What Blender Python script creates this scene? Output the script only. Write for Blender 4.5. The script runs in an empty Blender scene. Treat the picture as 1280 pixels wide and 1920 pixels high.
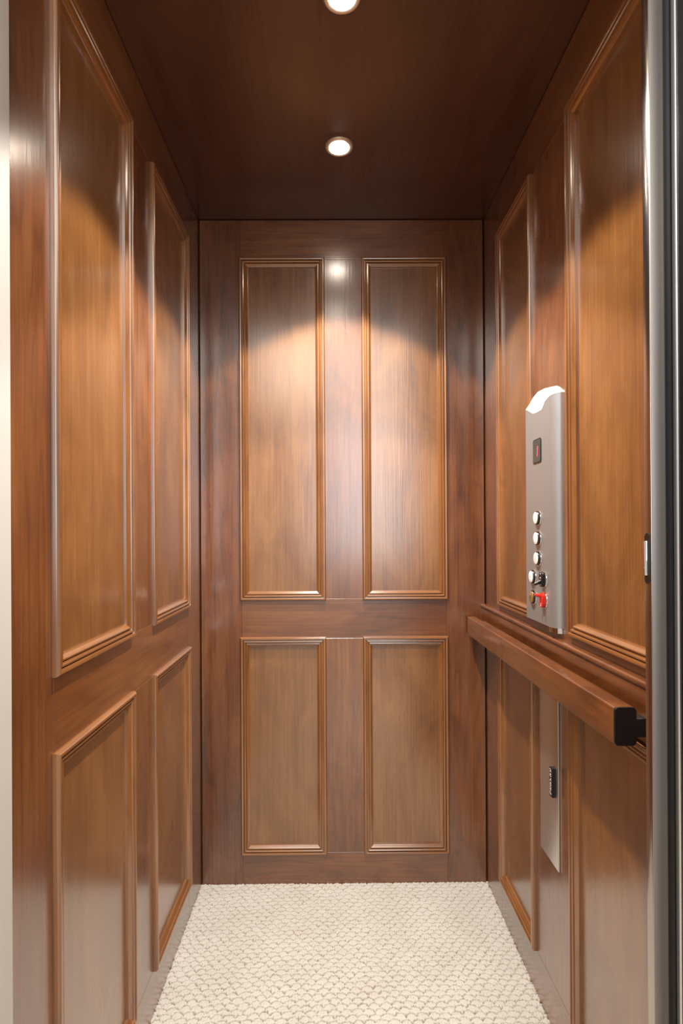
import bpy, bmesh, math, random
import numpy as np
from mathutils import Vector, Matrix

random.seed(7)
S = bpy.context.scene
C = S.collection

# ------------------------------------------------------------------ sizes of the cab (metres)
XL, XR = -0.423, 0.4926          # left / right wall faces
YB, YF = 1.781, 0.726            # back wall face / front end of the side walls
H = 2.134                        # ceiling height
HT = 0.011                       # moulding projection
REC = 0.005                      # panel recess behind the frame boards
TB = 0.018                       # board thickness


# ------------------------------------------------------------------ helpers
def tag(o, label, cat=None, kind=None, group=None):
    o['label'] = label
    if cat:
        o['category'] = cat
    if kind:
        o['kind'] = kind
    if group:
        o['group'] = group
    return o


def empty(name, loc=(0, 0, 0)):
    o = bpy.data.objects.new(name, None)
    o.empty_display_size = 0.05
    o.location = loc
    C.objects.link(o)
    return o


def obj(name, bm, mats, parent=None, smooth=True, angle=30, loc=None):
    me = bpy.data.meshes.new(name)
    bmesh.ops.recalc_face_normals(bm, faces=bm.faces[:])
    bm.to_mesh(me)
    bm.free()
    if not isinstance(mats, (list, tuple)):
        mats = [mats]
    for m in mats:
        me.materials.append(m)
    if smooth:
        me.polygons.foreach_set('use_smooth', [True] * len(me.polygons))
        me.set_sharp_from_angle(angle=math.radians(angle))
    o = bpy.data.objects.new(name, me)
    C.objects.link(o)
    if parent:
        o.parent = parent
        # children are modelled in world coordinates
        o.matrix_parent_inverse = Matrix.Translation(parent_world(parent)).inverted()
    return o


def parent_world(p):
    v = Vector((0, 0, 0))
    v += p.location
    return v


def box(bm, x0, x1, y0, y1, z0, z1, bevel=0.0, seg=1, mi=0):
    r = bmesh.ops.create_cube(bm, size=1.0)
    vs = r['verts']
    for v in vs:
        v.co = Vector((x0 + (v.co.x + .5) * (x1 - x0), y0 + (v.co.y + .5) * (y1 - y0), z0 + (v.co.z + .5) * (z1 - z0)))
    faces = set(f for v in vs for f in v.link_faces)
    for f in faces:
        f.material_index = mi
    if bevel > 0:
        es = list(set(e for v in vs for e in v.link_edges))
        bmesh.ops.bevel(bm, geom=es, offset=bevel, segments=seg, affect='EDGES', profile=0.5)
    return bm


def B(*a, **k):
    return box(bmesh.new(), *a, **k)


def lathe(bm, prof, origin, axis, n=32, mi=0):
    """revolve prof [(radius, height)] about axis through origin; radius 0 closes"""
    axis = Vector(axis).normalized()
    t = Vector((0, 0, 1)) if abs(axis.z) < .9 else Vector((1, 0, 0))
    u = axis.cross(t).normalized()
    w = axis.cross(u)
    rings = []
    for r, h in prof:
        c = Vector(origin) + axis * h
        if r < 1e-7:
            rings.append([bm.verts.new(c)])
        else:
            rings.append([bm.verts.new(c + (u * math.cos(2 * math.pi * k / n) + w * math.sin(2 * math.pi * k / n)) * r) for k in range(n)])
    for a, b in zip(rings[:-1], rings[1:]):
        for k in range(n):
            k2 = (k + 1) % n
            if len(a) == 1 and len(b) == 1:
                continue
            if len(a) == 1:
                f = bm.faces.new((a[0], b[k], b[k2]))
            elif len(b) == 1:
                f = bm.faces.new((a[k], a[k2], b[0]))
            else:
                f = bm.faces.new((a[k], a[k2], b[k2], b[k]))
            f.material_index = mi
    return bm


def prism(bm, pts, fn, d0, d1, mi=0):
    """closed outline pts (a,b) extruded between d0 and d1; fn(a,b,d)->xyz"""
    A = [bm.verts.new(fn(a, b, d0)) for a, b in pts]
    Bv = [bm.verts.new(fn(a, b, d1)) for a, b in pts]
    n = len(pts)
    fs = [bm.faces.new(A), bm.faces.new(Bv[::-1])]
    for i in range(n):
        j = (i + 1) % n
        fs.append(bm.faces.new((A[i], Bv[i], Bv[j], A[j])))
    for f in fs:
        f.material_index = mi
    return bm


def rrect(w, h, r, n=6, cx=0, cy=0):
    pts = []
    for sx, sy, a0 in ((1, 1, 0), (-1, 1, 90), (-1, -1, 180), (1, -1, 270)):
        for k in range(n + 1):
            a = math.radians(a0 + 90 * k / n)
            pts.append((cx + sx * (w / 2 - r) + r * math.cos(a), cy + sy * (h / 2 - r) + r * math.sin(a)))
    return pts


# ------------------------------------------------------------------ materials
def new_mat(name):
    m = bpy.data.materials.new(name)
    m.use_nodes = True
    nt = m.node_tree
    return m, nt, nt.nodes['Principled BSDF'], nt.nodes, nt.links


def plain(name, col, rough=.5, metal=0., spec=.5, noise=0.0, nscale=(60, 60, 60), aniso=0.0, emit=None, estr=0.):
    m, nt, p, N, L = new_mat(name)
    p.inputs['Base Color'].default_value = (*col, 1)
    p.inputs['Roughness'].default_value = rough
    p.inputs['Metallic'].default_value = metal
    p.inputs['Specular IOR Level'].default_value = spec
    if noise > 0:
        tc = N.new('ShaderNodeTexCoord')
        mp = N.new('ShaderNodeMapping')
        mp.inputs['Scale'].default_value = nscale
        nz = N.new('ShaderNodeTexNoise')
        nz.inputs['Scale'].default_value = 1.0
        nz.inputs['Detail'].default_value = 4
        mx = N.new('ShaderNodeMix')
        mx.data_type = 'RGBA'
        L.new(tc.outputs['Object'], mp.inputs['Vector'])
        L.new(mp.outputs['Vector'], nz.inputs['Vector'])
        L.new(nz.outputs['Fac'], mx.inputs['Factor'])
        mx.inputs['A'].default_value = (*[c * (1 - noise) for c in col], 1)
        mx.inputs['B'].default_value = (*[min(1, c * (1 + noise)) for c in col], 1)
        L.new(mx.outputs['Result'], p.inputs['Base Color'])
        mr = N.new('ShaderNodeMapRange')
        mr.inputs['To Min'].default_value = max(.02, rough * (1 - noise))
        mr.inputs['To Max'].default_value = rough * (1 + noise)
        L.new(nz.outputs['Fac'], mr.inputs['Value'])
        L.new(mr.outputs['Result'], p.inputs['Roughness'])
    if aniso:
        p.inputs['Anisotropic'].default_value = aniso
    if emit:
        p.inputs['Emission Color'].default_value = (*emit, 1)
        p.inputs['Emission Strength'].default_value = estr
    return m


def wood(name, grain, dark, mid, light, rough=.2, blotch=.5, figure=.24, coat=1.0):
    """stained cherry: grain = 'X','Y' or 'Z'"""
    m, nt, p, N, L = new_mat(name)
    tc = N.new('ShaderNodeTexCoord')
    oi = N.new('ShaderNodeObjectInfo')
    mul = N.new('ShaderNodeVectorMath')
    mul.operation = 'SCALE'
    comb = N.new('ShaderNodeCombineXYZ')
    comb.inputs[0].default_value = 37.3
    comb.inputs[1].default_value = 19.7
    comb.inputs[2].default_value = 53.1
    L.new(comb.outputs[0], mul.inputs[0])
    L.new(oi.outputs['Random'], mul.inputs['Scale'])
    add = N.new('ShaderNodeVectorMath')
    add.operation = 'ADD'
    L.new(tc.outputs['Object'], add.inputs[0])
    L.new(mul.outputs[0], add.inputs[1])

    def noise(cross, along, detail, distort=0.0, roughn=.55):
        mp = N.new('ShaderNodeMapping')
        s = [cross] * 3
        s['XYZ'.index(grain)] = along
        mp.inputs['Scale'].default_value = s
        nz = N.new('ShaderNodeTexNoise')
        nz.inputs['Scale'].default_value = 1
        nz.inputs['Detail'].default_value = detail
        nz.inputs['Roughness'].default_value = roughn
        nz.inputs['Distortion'].default_value = distort
        L.new(add.outputs[0], mp.inputs['Vector'])
        L.new(mp.outputs[0], nz.inputs['Vector'])
        return nz.outputs['Fac']

    def math_(op, a, b=None, c=None):
        n = N.new('ShaderNodeMath')
        n.operation = op
        for i, v in enumerate((a, b, c)):
            if v is None:
                continue
            if isinstance(v, (int, float)):
                n.inputs[i].default_value = v
            else:
                L.new(v, n.inputs[i])
        return n.outputs[0]

    fine = noise(210, 4.5, 5)
    streak = noise(26, 1.6, 4, .6)
    blot = noise(5.5, 2.6, 4, 1.0, .6)
    big = noise(2.6, 1.1, 2)
    fig = noise(7, .9, 2, .5)
    rings = math_('SINE', math_('MULTIPLY', fig, 75))
    rings = math_('POWER', math_('MULTIPLY_ADD', rings, .5, .5), 7)
    v = math_('MULTIPLY', math_('SUBTRACT', streak, .5), .45)
    v = math_('ADD', v, math_('MULTIPLY', math_('SUBTRACT', blot, .5), blotch * 2))
    v = math_('ADD', v, math_('MULTIPLY', math_('SUBTRACT', big, .5), blotch))
    v = math_('ADD', v, math_('MULTIPLY', math_('SUBTRACT', fine, .5), .7))
    v = math_('SUBTRACT', v, math_('MULTIPLY', rings, figure * .55))
    v = math_('ADD', v, .55)
    cr = N.new('ShaderNodeValToRGB')
    cr.color_ramp.elements[0].position = 0.05
    cr.color_ramp.elements[0].color = (*dark, 1)
    cr.color_ramp.elements[1].position = .95
    cr.color_ramp.elements[1].color = (*light, 1)
    e = cr.color_ramp.elements.new(.52)
    e.color = (*mid, 1)
    L.new(v, cr.inputs['Fac'])
    L.new(cr.outputs['Color'], p.inputs['Base Color'])
    p.inputs['Specular IOR Level'].default_value = .55
    rr = N.new('ShaderNodeMapRange')
    rr.inputs['To Min'].default_value = rough * .8
    rr.inputs['To Max'].default_value = rough * 1.25
    L.new(blot, rr.inputs['Value'])
    L.new(rr.outputs[0], p.inputs['Roughness'])
    p.inputs['Coat Weight'].default_value = coat
    p.inputs['Coat Roughness'].default_value = .2
    p.inputs['Coat IOR'].default_value = 1.75
    bp = N.new('ShaderNodeBump')
    bp.inputs['Strength'].default_value = .07
    bp.inputs['Distance'].default_value = .002
    L.new(fine, bp.inputs['Height'])
    bp2 = N.new('ShaderNodeBump')
    bp2.inputs['Strength'].default_value = .12
    bp2.inputs['Distance'].default_value = .01
    L.new(big, bp2.inputs['Height'])
    L.new(bp.outputs[0], bp2.inputs['Normal'])
    L.new(bp2.outputs[0], p.inputs['Normal'])
    L.new(bp2.outputs[0], p.inputs['Coat Normal'])
    return m


W_D, W_M, W_L = (.046, .0125, .0040), (.150, .046, .0120), (.255, .098, .027)
PV = wood('panel_veneer', 'Z', (.075, .0245, .0065), (.195, .076, .0185), (.29, .128, .036), rough=.26, blotch=.6, figure=.08)
WV = wood('cherry_vertical', 'Z', W_D, W_M, W_L, rough=.27)
WX = wood('cherry_across', 'X', W_D, W_M, W_L, rough=.27)
WY = wood('cherry_along', 'Y', W_D, W_M, W_L, rough=.27)
M_D, M_M, M_L = (.085, .027, .0075), (.235, .090, .024), (.345, .150, .046)
MV = wood('moulding_vertical', 'Z', M_D, M_M, M_L, rough=.24, blotch=.3, figure=.2)
MX = wood('moulding_across', 'X', M_D, M_M, M_L, rough=.24, blotch=.3, figure=.2)
MY = wood('moulding_along', 'Y', M_D, M_M, M_L, rough=.24, blotch=.3, figure=.2)
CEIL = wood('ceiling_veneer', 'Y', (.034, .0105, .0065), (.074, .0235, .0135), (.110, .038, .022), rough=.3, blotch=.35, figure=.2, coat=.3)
STEEL = plain('brushed_steel', (.46, .47, .485), .42, .75, noise=.10, nscale=(900, 900, 14))
STEEL2 = plain('satin_plate', (.70, .68, .66), .38, 1., noise=.08, nscale=(700, 700, 20))
CAPM = plain('pale_satin_cap', (.50, .495, .49), .35, .0)
DARKC = plain('dark_chrome', (.10, .085, .08), .22, 1.)
CHROME = plain('polished_chrome', (.82, .81, .80), .07, 1.)
GATE = plain('gate_stainless', (.46, .42, .395), .22, 1., noise=.06, nscale=(500, 500, 8))
GATEF = plain('gate_face', (.30, .275, .26), .45, .8, noise=.06, nscale=(400, 400, 8))
DARKM = plain('dark_frame', (.022, .023, .026), .18, 0.)
STRIP = plain('grey_edge_strip', (.66, .68, .70), .35, .9)
BLACK = plain('black_satin', (.010, .009, .010), .38)
BLACKG = plain('black_gloss', (.012, .012, .014), .12)
WHITEP = plain('white_button', (.86, .85, .84), .35)
GOLD = plain('brass_face', (.80, .58, .27), .30, .85)
RED = plain('red_plastic', (.75, .035, .022), .32)
SCREEN = plain('smoked_screen', (.045, .055, .052), .12)
LED = plain('red_led', (.4, .01, .02), .4, emit=(1., .06, .10), estr=2.2)
WMARK = plain('white_marking', (.80, .79, .77), .5)
DMARK = plain('dark_marking', (.10, .10, .11), .5)
PAINT = plain('white_paint', (.62, .60, .57), .6, noise=.03, nscale=(20, 20, 20))
LAMP = plain('lamp_glass', (1, 1, 1), .3, emit=(1., .86, .70), estr=60.)
RING = plain('lamp_ring', (.60, .52, .45), .3, .6)
HALLF = plain('hall_boards', (.50, .40, .30), .35, noise=.2, nscale=(9, 1.2, 9))


def carpet_mat():
    m, nt, p, N, L = new_mat('cream_loop_carpet')
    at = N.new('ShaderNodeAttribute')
    at.attribute_name = 'crevice_shade_fleck'
    tc = N.new('ShaderNodeTexCoord')
    nz = N.new('ShaderNodeTexNoise')
    nz.inputs['Scale'].default_value = 9
    nz.inputs['Detail'].default_value = 3
    n2 = N.new('ShaderNodeTexNoise')
    n2.inputs['Scale'].default_value = 500
    n2.inputs['Detail'].default_value = 3
    L.new(tc.outputs['Object'], nz.inputs['Vector'])
    L.new(tc.outputs['Object'], n2.inputs['Vector'])
    a = N.new('ShaderNodeMix')
    a.data_type = 'RGBA'
    a.inputs['A'].default_value = (.56, .53, .475, 1)
    a.inputs['B'].default_value = (.70, .68, .63, 1)
    L.new(nz.outputs['Fac'], a.inputs['Factor'])
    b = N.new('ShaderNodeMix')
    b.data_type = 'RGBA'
    b.inputs['A'].default_value = (.21, .13, .065, 1)  # brown painted in as shade between the loops, also colours the flecks
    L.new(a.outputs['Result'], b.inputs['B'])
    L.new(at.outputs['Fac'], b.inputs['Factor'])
    L.new(b.outputs['Result'], p.inputs['Base Color'])
    p.inputs['Roughness'].default_value = .95
    p.inputs['Specular IOR Level'].default_value = .15
    bp = N.new('ShaderNodeBump')
    bp.inputs['Strength'].default_value = .5
    bp.inputs['Distance'].default_value = .002
    L.new(n2.outputs['Fac'], bp.inputs['Height'])
    L.new(bp.outputs[0], p.inputs['Normal'])
    return m


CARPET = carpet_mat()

# ------------------------------------------------------------------ panelled walls
PROF = [(0, 0), (0, .0055), (.0012, .0085), (.0035, .0108), (.0065, .0110), (.0088, .0100), (.0094, .0060),
        (.0103, .0040), (.0113, .0042), (.0119, .0080), (.0145, .0088), (.0170, .0076), (.0176, .0040),
        (.0186, .0024), (.0196, .0026), (.0203, .0056), (.0226, .0060), (.0250, .0044), (.0272, .0016), (.0296, .0006), (.0300, -REC)]


def moulding(bm, a0, a1, b0, b1, fn):
    """mitred picture-frame moulding round the rectangle a0..a1 x b0..b1; material 0 on b-running legs, 1 on a-running legs"""
    rings = []
    for u, h in PROF:
        rings.append([bm.verts.new(fn(a, b, h)) for a, b in ((a0 + u, b0 + u), (a1 - u, b0 + u), (a1 - u, b1 - u), (a0 + u, b1 - u))])
    for r, q in zip(rings[:-1], rings[1:]):
        for k in range(4):
            k2 = (k + 1) % 4
            f = bm.faces.new((r[k], r[k2], q[k2], q[k]))
            f.material_index = 1 if k in (0, 2) else 0
    # split the mitres so each leg keeps its own grain and shading
    bmesh.ops.split_edges(bm, edges=[e for e in bm.edges if len(set(f.material_index for f in e.link_faces)) == 2])
    return bm


def board(a0, a1, b0, b1, fn):
    """frame board from wall face back TB, in wall coordinates"""
    bm = B(a0, a1, -TB, 0, b0, b1, bevel=.0007)
    for v in bm.verts:
        v.co = Vector(fn(v.co.x, v.co.z, v.co.y))
    return bm


def slab(a0, a1, b0, b1, d0, d1, fn, bevel=0.0):
    bm = B(a0, a1, d0, d1, b0, b1, bevel=bevel)
    for v in bm.verts:
        v.co = Vector(fn(v.co.x, v.co.z, v.co.y))
    return bm


Z_UP = (.912, 2.004)
Z_LO = (.098, .795)
OV = .005                          # moulding overlaps the frame boards by this much


def panelled_wall(name, label, a_rng, cols, fn, wa, ma, z_up, z_lo, panel_words):
    root = tag(empty(name), label, 'wall', 'structure')
    a0, a1 = a_rng
    zt = H - .002
    (c0, c1), (c2, c3) = cols
    ztop, zm1, zm0, zbot = z_up[1] - OV, z_up[0] + OV, z_lo[1] - OV, z_lo[0] + OV
    obj('backing', slab(a0 - .02, a1 + .02, -.02, H, -TB - .012, -TB + .0005, fn), WV, root)
    obj('stile', board(a0, c0 + OV, -.02, zt, fn), WV, root)
    obj('stile', board(c3 - OV, a1, -.02, zt, fn), WV, root)
    obj('rail', board(c0 + OV, c3 - OV, ztop, zt, fn), wa, root)
    obj('rail', board(c0 + OV, c3 - OV, zm0, zm1, fn), wa, root)
    obj('rail', board(c0 + OV, c3 - OV, -.02, zbot, fn), wa, root)
    obj('mullion', board(c1 - OV, c2 + OV, zm1, ztop, fn), WV, root)
    obj('mullion', board(c1 - OV, c2 + OV, zbot, zm0, fn), WV, root)
    for (p0, p1) in cols:
        for (q0, q1) in (z_up, z_lo):
            pn = obj('panel', slab(p0 + OV, p1 - OV, q0 + OV, q1 - OV, -TB + .001, -REC, fn), PV, root)
            obj('panel_moulding', moulding(bmesh.new(), p0, p1, q0, q1, fn), [MV, ma], pn)
    return root


fn_back = lambda a, b, h: (a, YB - h, b)
fn_left = lambda a, b, h: (XL + h, a, b)
fn_right = lambda a, b, h: (XR - h, a, b)

panelled_wall('wall_back', 'cherry panelled back wall of the elevator cab with four framed panels, facing the viewer', (XL + .003, XR - .003),
              ((-.2955, -.0203), (.0975, .3713)), fn_back, WX, MX, (.9105, 2.0105), (.097, .794), 'back')
panelled_wall('wall_left', 'cherry panelled side wall with four framed panels and nothing mounted on it', (YF, YB),
              ((.839, 1.172), (1.303, 1.631)), fn_left, WY, MY, (.911, 2.001), (.102, .796), 'left')
wr = panelled_wall('wall_right', 'cherry panelled side wall carrying the handrail and the steel control panel', (YF, YB),
                   ((.835, 1.143), (1.350, 1.629)), fn_right, WY, MY, (.912, 2.001), (.106, .790), 'right')
# backing board behind the handrail with rounded top edge
pts = [(.0, .812), (.012, .812), (.014, .814), (.014, .8835), (.0125, .8845), (.0128, .886), (.0152, .8868), (.0166, .8885), (.0171, .891), (.0166, .8935), (.0150, .8955), (.0125, .8968), (.009, .897), (.0, .897)]
obj('rail_backing_board', prism(bmesh.new(), pts, lambda h, z, y: (XR - h, y, z), YF + .01, YB - .001), WY, wr)

# ceiling
ce = bmesh.new()
box(ce, XL - .04, XR + .04, YF, YB + .04, H, H + .02)
obj('ceiling', ce, CEIL)
tag(bpy.data.objects['ceiling'], 'dark cherry veneer ceiling of the elevator cab with two small lights', 'ceiling', 'structure')


# ------------------------------------------------------------------ carpet
def carpet():
    x0, x1, y0, y1 = XL, XR, YF, YB
    st = .0016
    nx, ny = int((x1 - x0) / st) + 1, int((y1 - y0) / st) + 1
    X, Y = np.meshgrid(np.linspace(x0, x1, nx), np.linspace(y0, y1, ny))
    rng = np.random.RandomState(3)

    def wob(lo, hi, n):
        f = np.zeros_like(X)
        for _ in range(n):
            k = rng.uniform(lo, hi)
            a = rng.uniform(0, 2 * math.pi)
            f += np.sin(k * (X * math.cos(a) + Y * math.sin(a)) + rng.uniform(0, 6.28))
        return f / math.sqrt(n)

    U = X + .0022 * wob(25, 90, 8) + .0009 * wob(180, 420, 10) + .0006 * wob(700, 1500, 10) + .06 * (Y - 1.3) ** 2
    V = Y + .0022 * wob(25, 90, 8) + .0009 * wob(180, 420, 10) + .0006 * wob(700, 1500, 10) - .035 * X + .05 * X * X
    w, pitch, r = .0272, .0158, .0166
    best = np.full(X.shape, -1.0)
    inside = np.zeros(X.shape, bool)
    ang = np.zeros(X.shape)
    j0 = np.floor(V / pitch).astype(int)
    for dj in (-2, -1, 0, 1, 2):
        j = j0 + dj
        off = np.where(j % 2 == 0, 0.0, .5) * w
        i = np.round((U - off) / w)
        cx, cy = i * w + off, j * pitch
        dx, dy = U - cx, V - cy
        th = np.arctan2(dy, dx)
        rr = r * (1 + .045 * np.cos(9 * th + i * 1.7))
        e = rr - np.hypot(dx, dy)
        take = (~inside) & (e > 0)
        best[take] = e[take]
        ang[take] = th[take]
        inside |= take
    e = np.clip(best, 0, None)
    t = np.clip(e / .0042, 0, 1)
    dome = t * t * (3 - 2 * t)
    tuft = wob(900, 2200, 14)
    petal = np.cos(9 * ang)
    Z = .0068 * dome + .0007 * tuft * dome + .0005 * petal * dome * np.clip(1 - e / .012, 0, 1) - .0025
    edge = np.minimum(np.minimum(X - x0, x1 - X), y1 - Y)
    Z -= .0015 * np.clip(1 - edge / .004, 0, 1) * (1 + .8 * wob(400, 900, 6))
    crevice_shade_fleck = np.clip((e - .0007) / .0015 + .18 * wob(500, 1200, 8), 0, 1)  # painted shade: tone drops to brown in the creases round each fan
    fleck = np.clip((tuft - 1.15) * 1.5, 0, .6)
    crevice_shade_fleck = np.clip(crevice_shade_fleck - fleck, 0, 1)
    me = bpy.data.meshes.new('floor')
    co = np.stack([X, Y, Z], -1).reshape(-1, 3).astype(np.float32)
    idx = np.arange(nx * ny).reshape(ny, nx)
    q = np.stack([idx[:-1, :-1], idx[:-1, 1:], idx[1:, 1:], idx[1:, :-1]], -1).reshape(-1, 4).astype(np.int32)
    me.vertices.add(len(co))
    me.vertices.foreach_set('co', co.ravel())
    me.loops.add(q.size)
    me.loops.foreach_set('vertex_index', q.ravel())
    me.polygons.add(len(q))
    me.polygons.foreach_set('loop_start', np.arange(0, q.size, 4, dtype=np.int32))
    me.polygons.foreach_set('loop_total', np.full(len(q), 4, np.int32))
    me.update(calc_edges=True)
    at = me.attributes.new('crevice_shade_fleck', 'FLOAT', 'POINT')
    at.data.foreach_set('value', crevice_shade_fleck.ravel().astype(np.float32))
    me.polygons.foreach_set('use_smooth', np.ones(len(q), bool))
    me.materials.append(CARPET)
    o = bpy.data.objects.new('floor', me)
    C.objects.link(o)
    return tag(o, 'cream loop pile carpet with a fan pattern covering the cab floor', 'carpet', 'structure')


carpet()


# ------------------------------------------------------------------ recessed lights
def downlight(y, label):
    x = .024
    root = tag(empty('ceiling_light', (x, y, H)), label, 'ceiling light', None, 'recessed ceiling lights')
    bm = lathe(bmesh.new(), [(.0265, .001), (.0265, -.0035), (.029, -.0042), (.034, -.0035), (.037, -.0008), (.037, .001)], (x, y, H), (0, 0, 1), 48)
    obj('trim_ring', bm, RING, root)
    bm = lathe(bmesh.new(), [(.0262, .001), (.0262, -.002), (.024, -.0045), (.016, -.0072), (.008, -.0084), (0, -.0088)], (x, y, H), (0, 0, 1), 40)
    obj('lamp_lens', bm, LAMP, root)
    ld = bpy.data.lights.new('ceiling_light_beam', 'SPOT')
    ld.energy = SPOT
    ld.color = (1., .925, .835)
    ld.spot_size = math.radians(101)
    ld.spot_blend = .14
    ld.shadow_soft_size = .02
    # reflector lamp: brightest on axis, weaker towards the edge of the beam
    ld.use_nodes = True
    nt = ld.node_tree
    em = nt.nodes['Emission']
    tc = nt.nodes.new('ShaderNodeTexCoord')
    sp = nt.nodes.new('ShaderNodeSeparateXYZ')
    ab = nt.nodes.new('ShaderNodeMath')
    ab.operation = 'ABSOLUTE'
    mr = nt.nodes.new('ShaderNodeMapRange')
    mr.inputs['From Min'].default_value = .62
    mr.inputs['From Max'].default_value = .97
    mr.inputs['To Min'].default_value = .50
    mr.inputs['To Max'].default_value = 1.0
    nt.links.new(tc.outputs['Normal'], sp.inputs[0])
    nt.links.new(sp.outputs['Z'], ab.inputs[0])
    nt.links.new(ab.outputs[0], mr.inputs['Value'])
    nt.links.new(mr.outputs[0], em.inputs['Strength'])
    lo = bpy.data.objects.new('ceiling_light_beam', ld)
    C.objects.link(lo)
    lo.parent = root
    lo.location = (0, 0, -.034)
    return root


SPOT = 76.0
downlight(1.444, 'small round recessed ceiling light near the back wall, fully in view')
downlight(1.0376, 'small round recessed ceiling light cut off by the top of the picture')

# ------------------------------------------------------------------ control panel
TP = .020
cp = tag(empty('control_panel', (XR, 1.265, .918)), 'brushed steel elevator control panel with buttons, switches and a red floor display', 'control panel')
prof = [(1.352, 0.0), (1.352, .015), (1.351, .0178), (1.3485, .0195), (1.345, TP)]
prof += [(1.345 - .005 * k, TP) for k in range(1, 29)]           # flat face to 1.205
for k in range(1, 13):
    a = math.radians(90 * k / 12)
    prof.append((1.205 - .0265 * math.sin(a), TP * math.cos(a)))


def face_top(y):
    ks = [(1.1785, 1.4245), (1.192, 1.4222), (1.206, 1.420), (1.225, 1.4150), (1.2345, 1.4070), (1.2445, 1.4012), (1.27, 1.4015), (1.297, 1.4035), (1.318, 1.4130), (1.335, 1.4205), (1.352, 1.4240)]
    return float(np.interp(y, [a for a, b in ks], [b for a, b in ks]))


def arch(y):
    s = (y - 1.1785) / (1.374 - 1.1785)
    s = min(max(s, 0), 1)
    ks = [0, .06, .15, .3, .5, .72, .88, 1]
    zs = [1.4250, 1.4385, 1.4460, 1.4515, 1.4580, 1.4610, 1.4550, 1.4400]
    return float(np.interp(s, ks, zs))


zb = .920
bm = bmesh.new()
lo = [bm.verts.new((XR - t, y, zb)) for y, t in prof]
hi = [bm.verts.new((XR - t, y, face_top(y))) for y, t in prof]
for i in range(len(prof) - 1):
    bm.faces.new((lo[i], lo[i + 1], hi[i + 1], hi[i]))
bm.faces.new(lo)
obj('faceplate', bm, STEEL, cp, angle=40)
bm = bmesh.new()
rows = []
for s in range(5):
    f = s / 4
    row = []
    for y, t in prof:
        y2 = 1.1785 + (y - 1.1785) * (1.374 - 1.1785) / (1.352 - 1.1785)
        bulge = math.sin(math.pi * f) * .0015
        z = face_top(y) * (1 - f) + arch(y2) * f
        row.append(bm.verts.new((XR - (t + .0003) * (1 - f) - bulge, y * (1 - f) + y2 * f, z)))
    rows.append(row)
for r, q in zip(rows[:-1], rows[1:]):
    for i in range(len(prof) - 1):
        bm.faces.new((r[i], r[i + 1], q[i + 1], q[i]))
obj('top_cap', bm, CAPM, cp, angle=50)['label'] = 'white arched top cap'
# chrome end piece under the rounded edge
bm = bmesh.new()
pts = [(1.209, 0), (1.209, TP - .0005)] + [(1.205 - .026 * math.sin(math.radians(15 * k)), (TP - .0005) * math.cos(math.radians(15 * k))) for k in range(7)]
prism(bm, pts, lambda y, t, z: (XR - t, y, z), .909, zb + .0005)
obj('bottom_tip', bm, CHROME, cp)['label'] = 'chrome tip'
XF = XR - TP                                                       # face plane

# display
ds = obj('display', prism(bmesh.new(), rrect(.050, .056, .006, cx=1.2715, cy=1.3125), lambda y, z, d: (XF - d, y, z), -.004, .0012), BLACKG, cp)
sc = obj('screen', prism(bmesh.new(), rrect(.045, .051, .005, cx=1.2725, cy=1.3130), lambda y, z, d: (XF - d, y, z), .001, .0016), SCREEN, ds)
bm = bmesh.new()
for z0, z1 in ((1.3000, 1.3112), (1.3120, 1.3232)):
    sl = lambda z: 1.2665 - (z - 1.3115) * .10
    q = [(sl(z0 + .001) + .0019, z0 + .001), (sl(z0), z0), (sl(z0 + .001) - .0019, z0 + .001), (sl(z1 - .001) - .0019, z1 - .001), (sl(z1), z1), (sl(z1 - .001) + .0019, z1 - .001)]
    prism(bm, q, lambda y, z, d: (XF - d, y, z), .0015, .0019)
obj('digit', bm, LED, ds)['label'] = 'glowing red figure 1'
NX = (-1, 0, 0)


def bezel(y, z, parent):
    return lathe(bmesh.new(), [(.0152, -.001), (.0152, .0010), (.0160, .0018), (.0176, .0014), (.0182, 0), (.0182, -.001)], (XF, y, z), NX, 40)


def push_button(y, z, name, face_mat, marks, label):
    r = obj(name, lathe(bmesh.new(), [(.0151, -.001), (.0151, .0052), (.0146, .0060), (.0138, .0062)], (XF, y, z), NX, 40), DARKC, cp)
    r['label'] = label
    obj('bezel', bezel(y, z, cp), CHROME, r)
    obj('button_face', lathe(bmesh.new(), [(.0140, .0058), (.0138, .0066), (.0125, .0072), (.006, .0076), (0, .0077)], (XF, y, z), NX, 40), face_mat, r)
    if marks:
        bm = bmesh.new()
        for dy, dz, rad in marks:
            lathe(bm, [(rad, .0070), (rad, .0079), (0, .0079)], (XF, y + dy, z + dz), NX, 12)
        obj('marking', bm, DMARK, r)
    return r


push_button(1.2695, 1.1585, 'push_button', WHITEP, [(0, .0040, .0008), (0, -.0028, .0011)], 'white round push button, topmost of three in a column')
push_button(1.2690, 1.1120, 'push_button', WHITEP, [(0, .0038, .0008)], 'white round push button, middle of three in a column')
push_button(1.2685, 1.0660, 'push_button', WHITEP, [(0, .0040, .0009), (0, 0, .0009), (0, -.0040, .0011)], 'white round push button, lowest of three in a column')
push_button(1.3010, 1.0213, 'push_button', WHITEP, [(.001, .001, .0007), (-.001, .001, .0007), (0, -.001, .0007)], 'white round push button beside the black switch')
ks = push_button(1.3010, .9740, 'key_switch', GOLD, [], 'brass key switch')
obj('keyhole', prism(bmesh.new(), rrect(.0028, .0085, .0012, cx=1.3010, cy=.974), lambda y, z, d: (XF - d, y, z), .0070, .0080), BLACK, ks)


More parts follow.
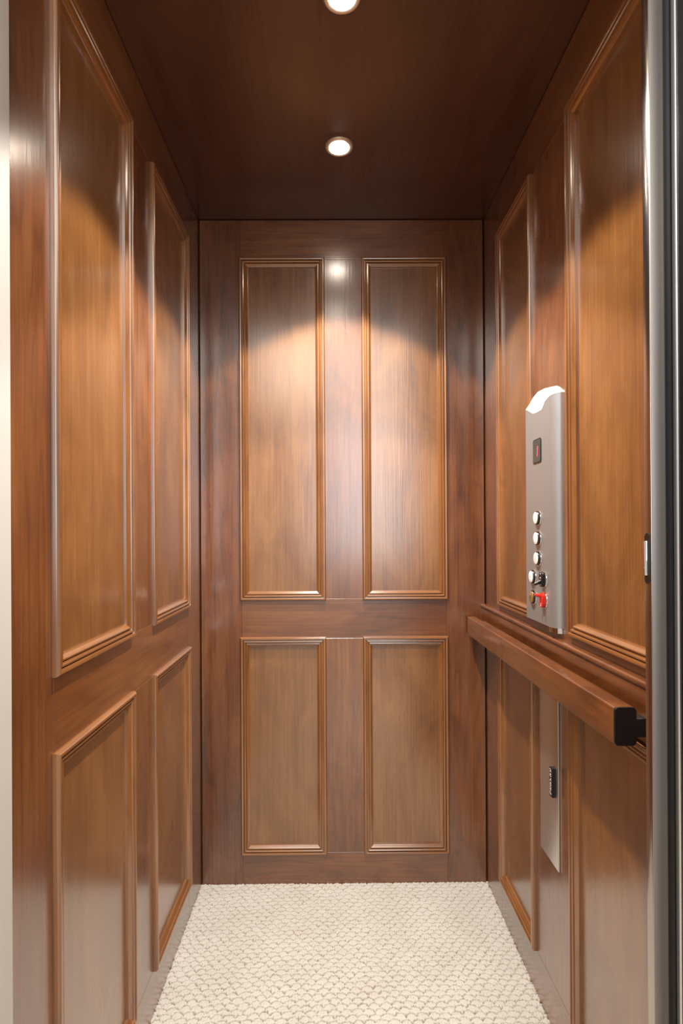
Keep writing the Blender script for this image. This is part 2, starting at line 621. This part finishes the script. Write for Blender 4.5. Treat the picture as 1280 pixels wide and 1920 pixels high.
def rocker(y, z, mat, up, name, label):
    r = obj(name, prism(bmesh.new(), rrect(.0185, .0330, .0085, cx=y, cy=z), lambda a, b, d: (XF - d, a, b), -.001, .0075), mat, cp)
    r['label'] = label
    obj('bezel', lathe(bmesh.new(), [(.0165, -.001), (.0165, .0010), (.0174, .0018), (.0184, .0012), (.0190, 0), (.0190, -.001)], (XF, y, z), NX, 40), CHROME, r)
    # lever: tapered bat sticking out of the body
    s = 1 if up else -1
    p0 = Vector((XF - .006, y + .001, z + (.009 if up else -.004)))
    p1 = Vector((XF - .0215, y + .001, z + (.0125 if up else -.0115)))
    ax = (p1 - p0)
    ln = ax.length
    bm = lathe(bmesh.new(), [(.0044, 0), (.0040, ln * .3), (.0036, ln * .85), (.0028, ln * .97), (0, ln)], p0, ax, 16)
    obj('lever', bm, mat, r)
    bm = bmesh.new()
    for dz in ((.0125, .0035, -.0125) if not up else (-.0085, -.0125)):
        lathe(bm, [(.0017, .0070), (.0017, .0080), (0, .0080)], (XF, y, z + dz), NX, 12)
    obj('marking', bm, WMARK, r)
    return r


rocker(1.2375, 1.0205, BLACK, False, 'toggle_switch', 'black toggle switch tipped down')
rocker(1.2360, .9745, RED, True, 'toggle_switch', 'red toggle switch tipped up')

# ------------------------------------------------------------------ handrail
hr = tag(empty('handrail', (.446, 1.30, .80)), 'cherry wood handrail with a black end cap running along the side wall', 'handrail')
RX0, RX1, RZ0, RZ1, RY0, RY1 = .4300, .4620, .8005, .8580, .8475, 1.764
bm = bmesh.new()
prism(bm, rrect(RX1 - RX0, RZ1 - RZ0, .0028, 4, (RX0 + RX1) / 2, (RZ0 + RZ1) / 2), lambda x, z, y: (x, y, z), RY0, 1.672)
prism(bm, rrect(.025, RZ1 - RZ0, .0028, 4, RX0 + .0125, (RZ0 + RZ1) / 2), lambda x, z, y: (x, y, z), 1.672, RY1)
obj('rail_bar', bm, WY, hr)
bm = bmesh.new()
prism(bm, rrect(RX1 - RX0 + .001, RZ1 - RZ0 + .001, .0065, 6, (RX0 + RX1) / 2, (RZ0 + RZ1) / 2), lambda x, z, y: (x, y, z), .8435, RY0)
obj('end_cap', bm, BLACK, hr)['label'] = 'black plastic end cap'
for y0, y1 in ((.8440, .872), (1.20, 1.225), (1.60, 1.625)):
    bm = B(RX1 - .001, XR - .0135, y0, y1, (.812 if y0 < .9 else .815), (.8415 if y0 < .9 else .838), bevel=.002, seg=2)
    obj('bracket', bm, BLACK, hr)['label'] = 'black bracket'

# ------------------------------------------------------------------ steel cover plate under the rail
pl = tag(empty('cover_plate', (XR, 1.256, .384)), 'tall flat steel cover plate with a small black pull, mounted below the handrail', 'cover plate')
obj('plate', B(XR - .004, XR, 1.2045, 1.3085, .385, .800, bevel=.0012, seg=2), STEEL2, pl)
pu = obj('pull', B(XR - .0135, XR - .0038, 1.2150, 1.2300, .5425, .6065, bevel=.0012, seg=2), BLACK, pl)
pu['label'] = 'small black pull with white lettering'
bm = bmesh.new()
for k in range(6):
    z = .5480 + k * .0098
    box(bm, XR - .0139, XR - .0134, 1.2185, 1.2265, z, z + .0018)
    box(bm, XR - .0139, XR - .0134, 1.2235 - .004 * (k % 2), 1.2260 - .004 * (k % 2), z, z + .0066)
    if k % 3:
        box(bm, XR - .0139, XR - .0134, 1.2185, 1.2265, z + .0048, z + .0066)
obj('lettering', bm, WMARK, pu, smooth=False)

# ------------------------------------------------------------------ sliding gate leaf and door frame at the right
GX = .397
gt = tag(empty('door_1', (.6, .697, 0)), 'stainless steel sliding gate slid open, its narrow leading edge in view', 'door', 'structure')
obj('leading_edge', B(GX, GX + .0035, .6880, .7025, .003, 2.10, bevel=.0008, seg=2), GATE, gt)
obj('front_stile', B(GX + .0006, .4155, .6870, .6990, .003, 2.10, bevel=.0008, seg=2), GATEF, gt)
obj('leaf', B(.4150, 1.05, .6940, .7015, .003, 2.10), GATEF, gt)
obj('gap_shade_strip', B(.4150, .4240, .6862, .6945, .003, 2.10), BLACK, gt)['label'] = 'black strip painted in for the shaded gap'  # black strip stands in for the shade between leaf and frame
hp = obj('pull_recess', prism(bmesh.new(), rrect(.0118, .0640, .0058, 8, .6960, 1.0930), lambda y, z, d: (GX - d, y, z), -.002, .0007), BLACKG, gt)
hp['label'] = 'black recessed pull'
bm = bmesh.new()
lathe(bm, [(0, 0), (.0030, .0004), (.0034, .002), (.0034, .042), (.0030, .0436), (0, .044)], (GX - .0012, .6975, 1.0715), (0, 0, 1), 24)
obj('pull_bar', bm, CHROME, hp)['label'] = 'chrome bar'
fr = tag(empty('trim_1', (.48, .63, 0)), 'dark glossy door frame upright at the opening beside the steel gate', 'door frame', 'structure')
obj('upright', B(.4245, .60, .50, .6765, 0, 2.4, bevel=.003, seg=3), DARKM, fr)
obj('edge_strip', B(.4232, .60, .6770, .6860, 0, 2.4, bevel=.0022, seg=3), STRIP, fr)
jb = obj('trim_2', B(-.56, -.4095, .52, .712, 0, 2.4, bevel=.002, seg=2), PAINT)
tag(jb, 'white painted door frame upright beside the panelled side wall', 'door frame', 'structure')

# ------------------------------------------------------------------ the hallway in front of the cab
wl = bmesh.new()
box(wl, -1.6, -.56, .56, .70, 0, 2.6)
box(wl, .60, 1.8, .56, .69, 0, 2.6)
box(wl, -.56, .60, .56, .70, 2.25, 2.6)
tag(obj('wall_front', wl, PAINT), 'white hallway wall around the elevator opening', 'wall', 'structure')
tag(obj('floor_hallway', B(-1.6, 1.8, -3.2, YF, -.03, -.006), HALLF), 'pale wooden hallway floor in front of the elevator', 'floor', 'structure')

# ------------------------------------------------------------------ daylight and added fill
w = bpy.data.worlds.new('daylight')
S.world = w
w.use_nodes = True
bg = w.node_tree.nodes['Background']
bg.inputs['Color'].default_value = (1., .94, .87, 1)
bg.inputs['Strength'].default_value = .55


def area(name, loc, target, sx, sy, energy, col):
    ld = bpy.data.lights.new(name, 'AREA')
    ld.shape = 'RECTANGLE'
    ld.size, ld.size_y, ld.energy, ld.color = sx, sy, energy, col
    o = bpy.data.objects.new(name, ld)
    o.location = loc
    o.rotation_euler = (Vector(target) - Vector(loc)).to_track_quat('-Z', 'Y').to_euler()
    C.objects.link(o)
    return o


area('hallway_window_light', (.35, -2.8, 1.65), (0, 1.5, 1.0), .9, 1.7, 26, (.90, .96, 1.0))
area('hallway_fill_light', (.0, -1.35, 2.58), (.0, -1.35, 0), 2.6, 2.4, 85, (1., .93, .84))  # added overhead fill for ambient light and wall reflections, no known fixture

# ------------------------------------------------------------------ camera
rows = [(0.99996669, -0.00617815, -0.00533361), (-0.00532063, 0.00211511, -0.99998361), (0.00618933, 0.99997868, 0.00208217)]
cam = bpy.data.cameras.new('camera')
cam.sensor_fit = 'HORIZONTAL'
cam.sensor_width = 24
cam.lens = 1040 / 1280 * 24
cam.shift_x = (640 - 628.666) / 1280
cam.shift_y = (996.24 - 960) / 1280
cam.clip_start = .02
co = bpy.data.objects.new('camera', cam)
r0, r1, r2 = (Vector(r) for r in rows)
m = Matrix((r0, -r1, -r2)).transposed().to_4x4()
m.translation = Vector((0, 0, 1.12789))
co.matrix_world = m
C.objects.link(co)
S.camera = co

S.view_settings.view_transform = 'Standard'
S.view_settings.look = 'None'
S.view_settings.exposure = 0.14
S.view_settings.gamma = 1.0
S.view_settings.use_curve_mapping = False
S.cycles.max_bounces = 10
S.cycles.diffuse_bounces = 5
S.cycles.glossy_bounces = 5
S.cycles.sample_clamp_indirect = 6
S.cycles.caustics_reflective = False
S.cycles.caustics_refractive = False
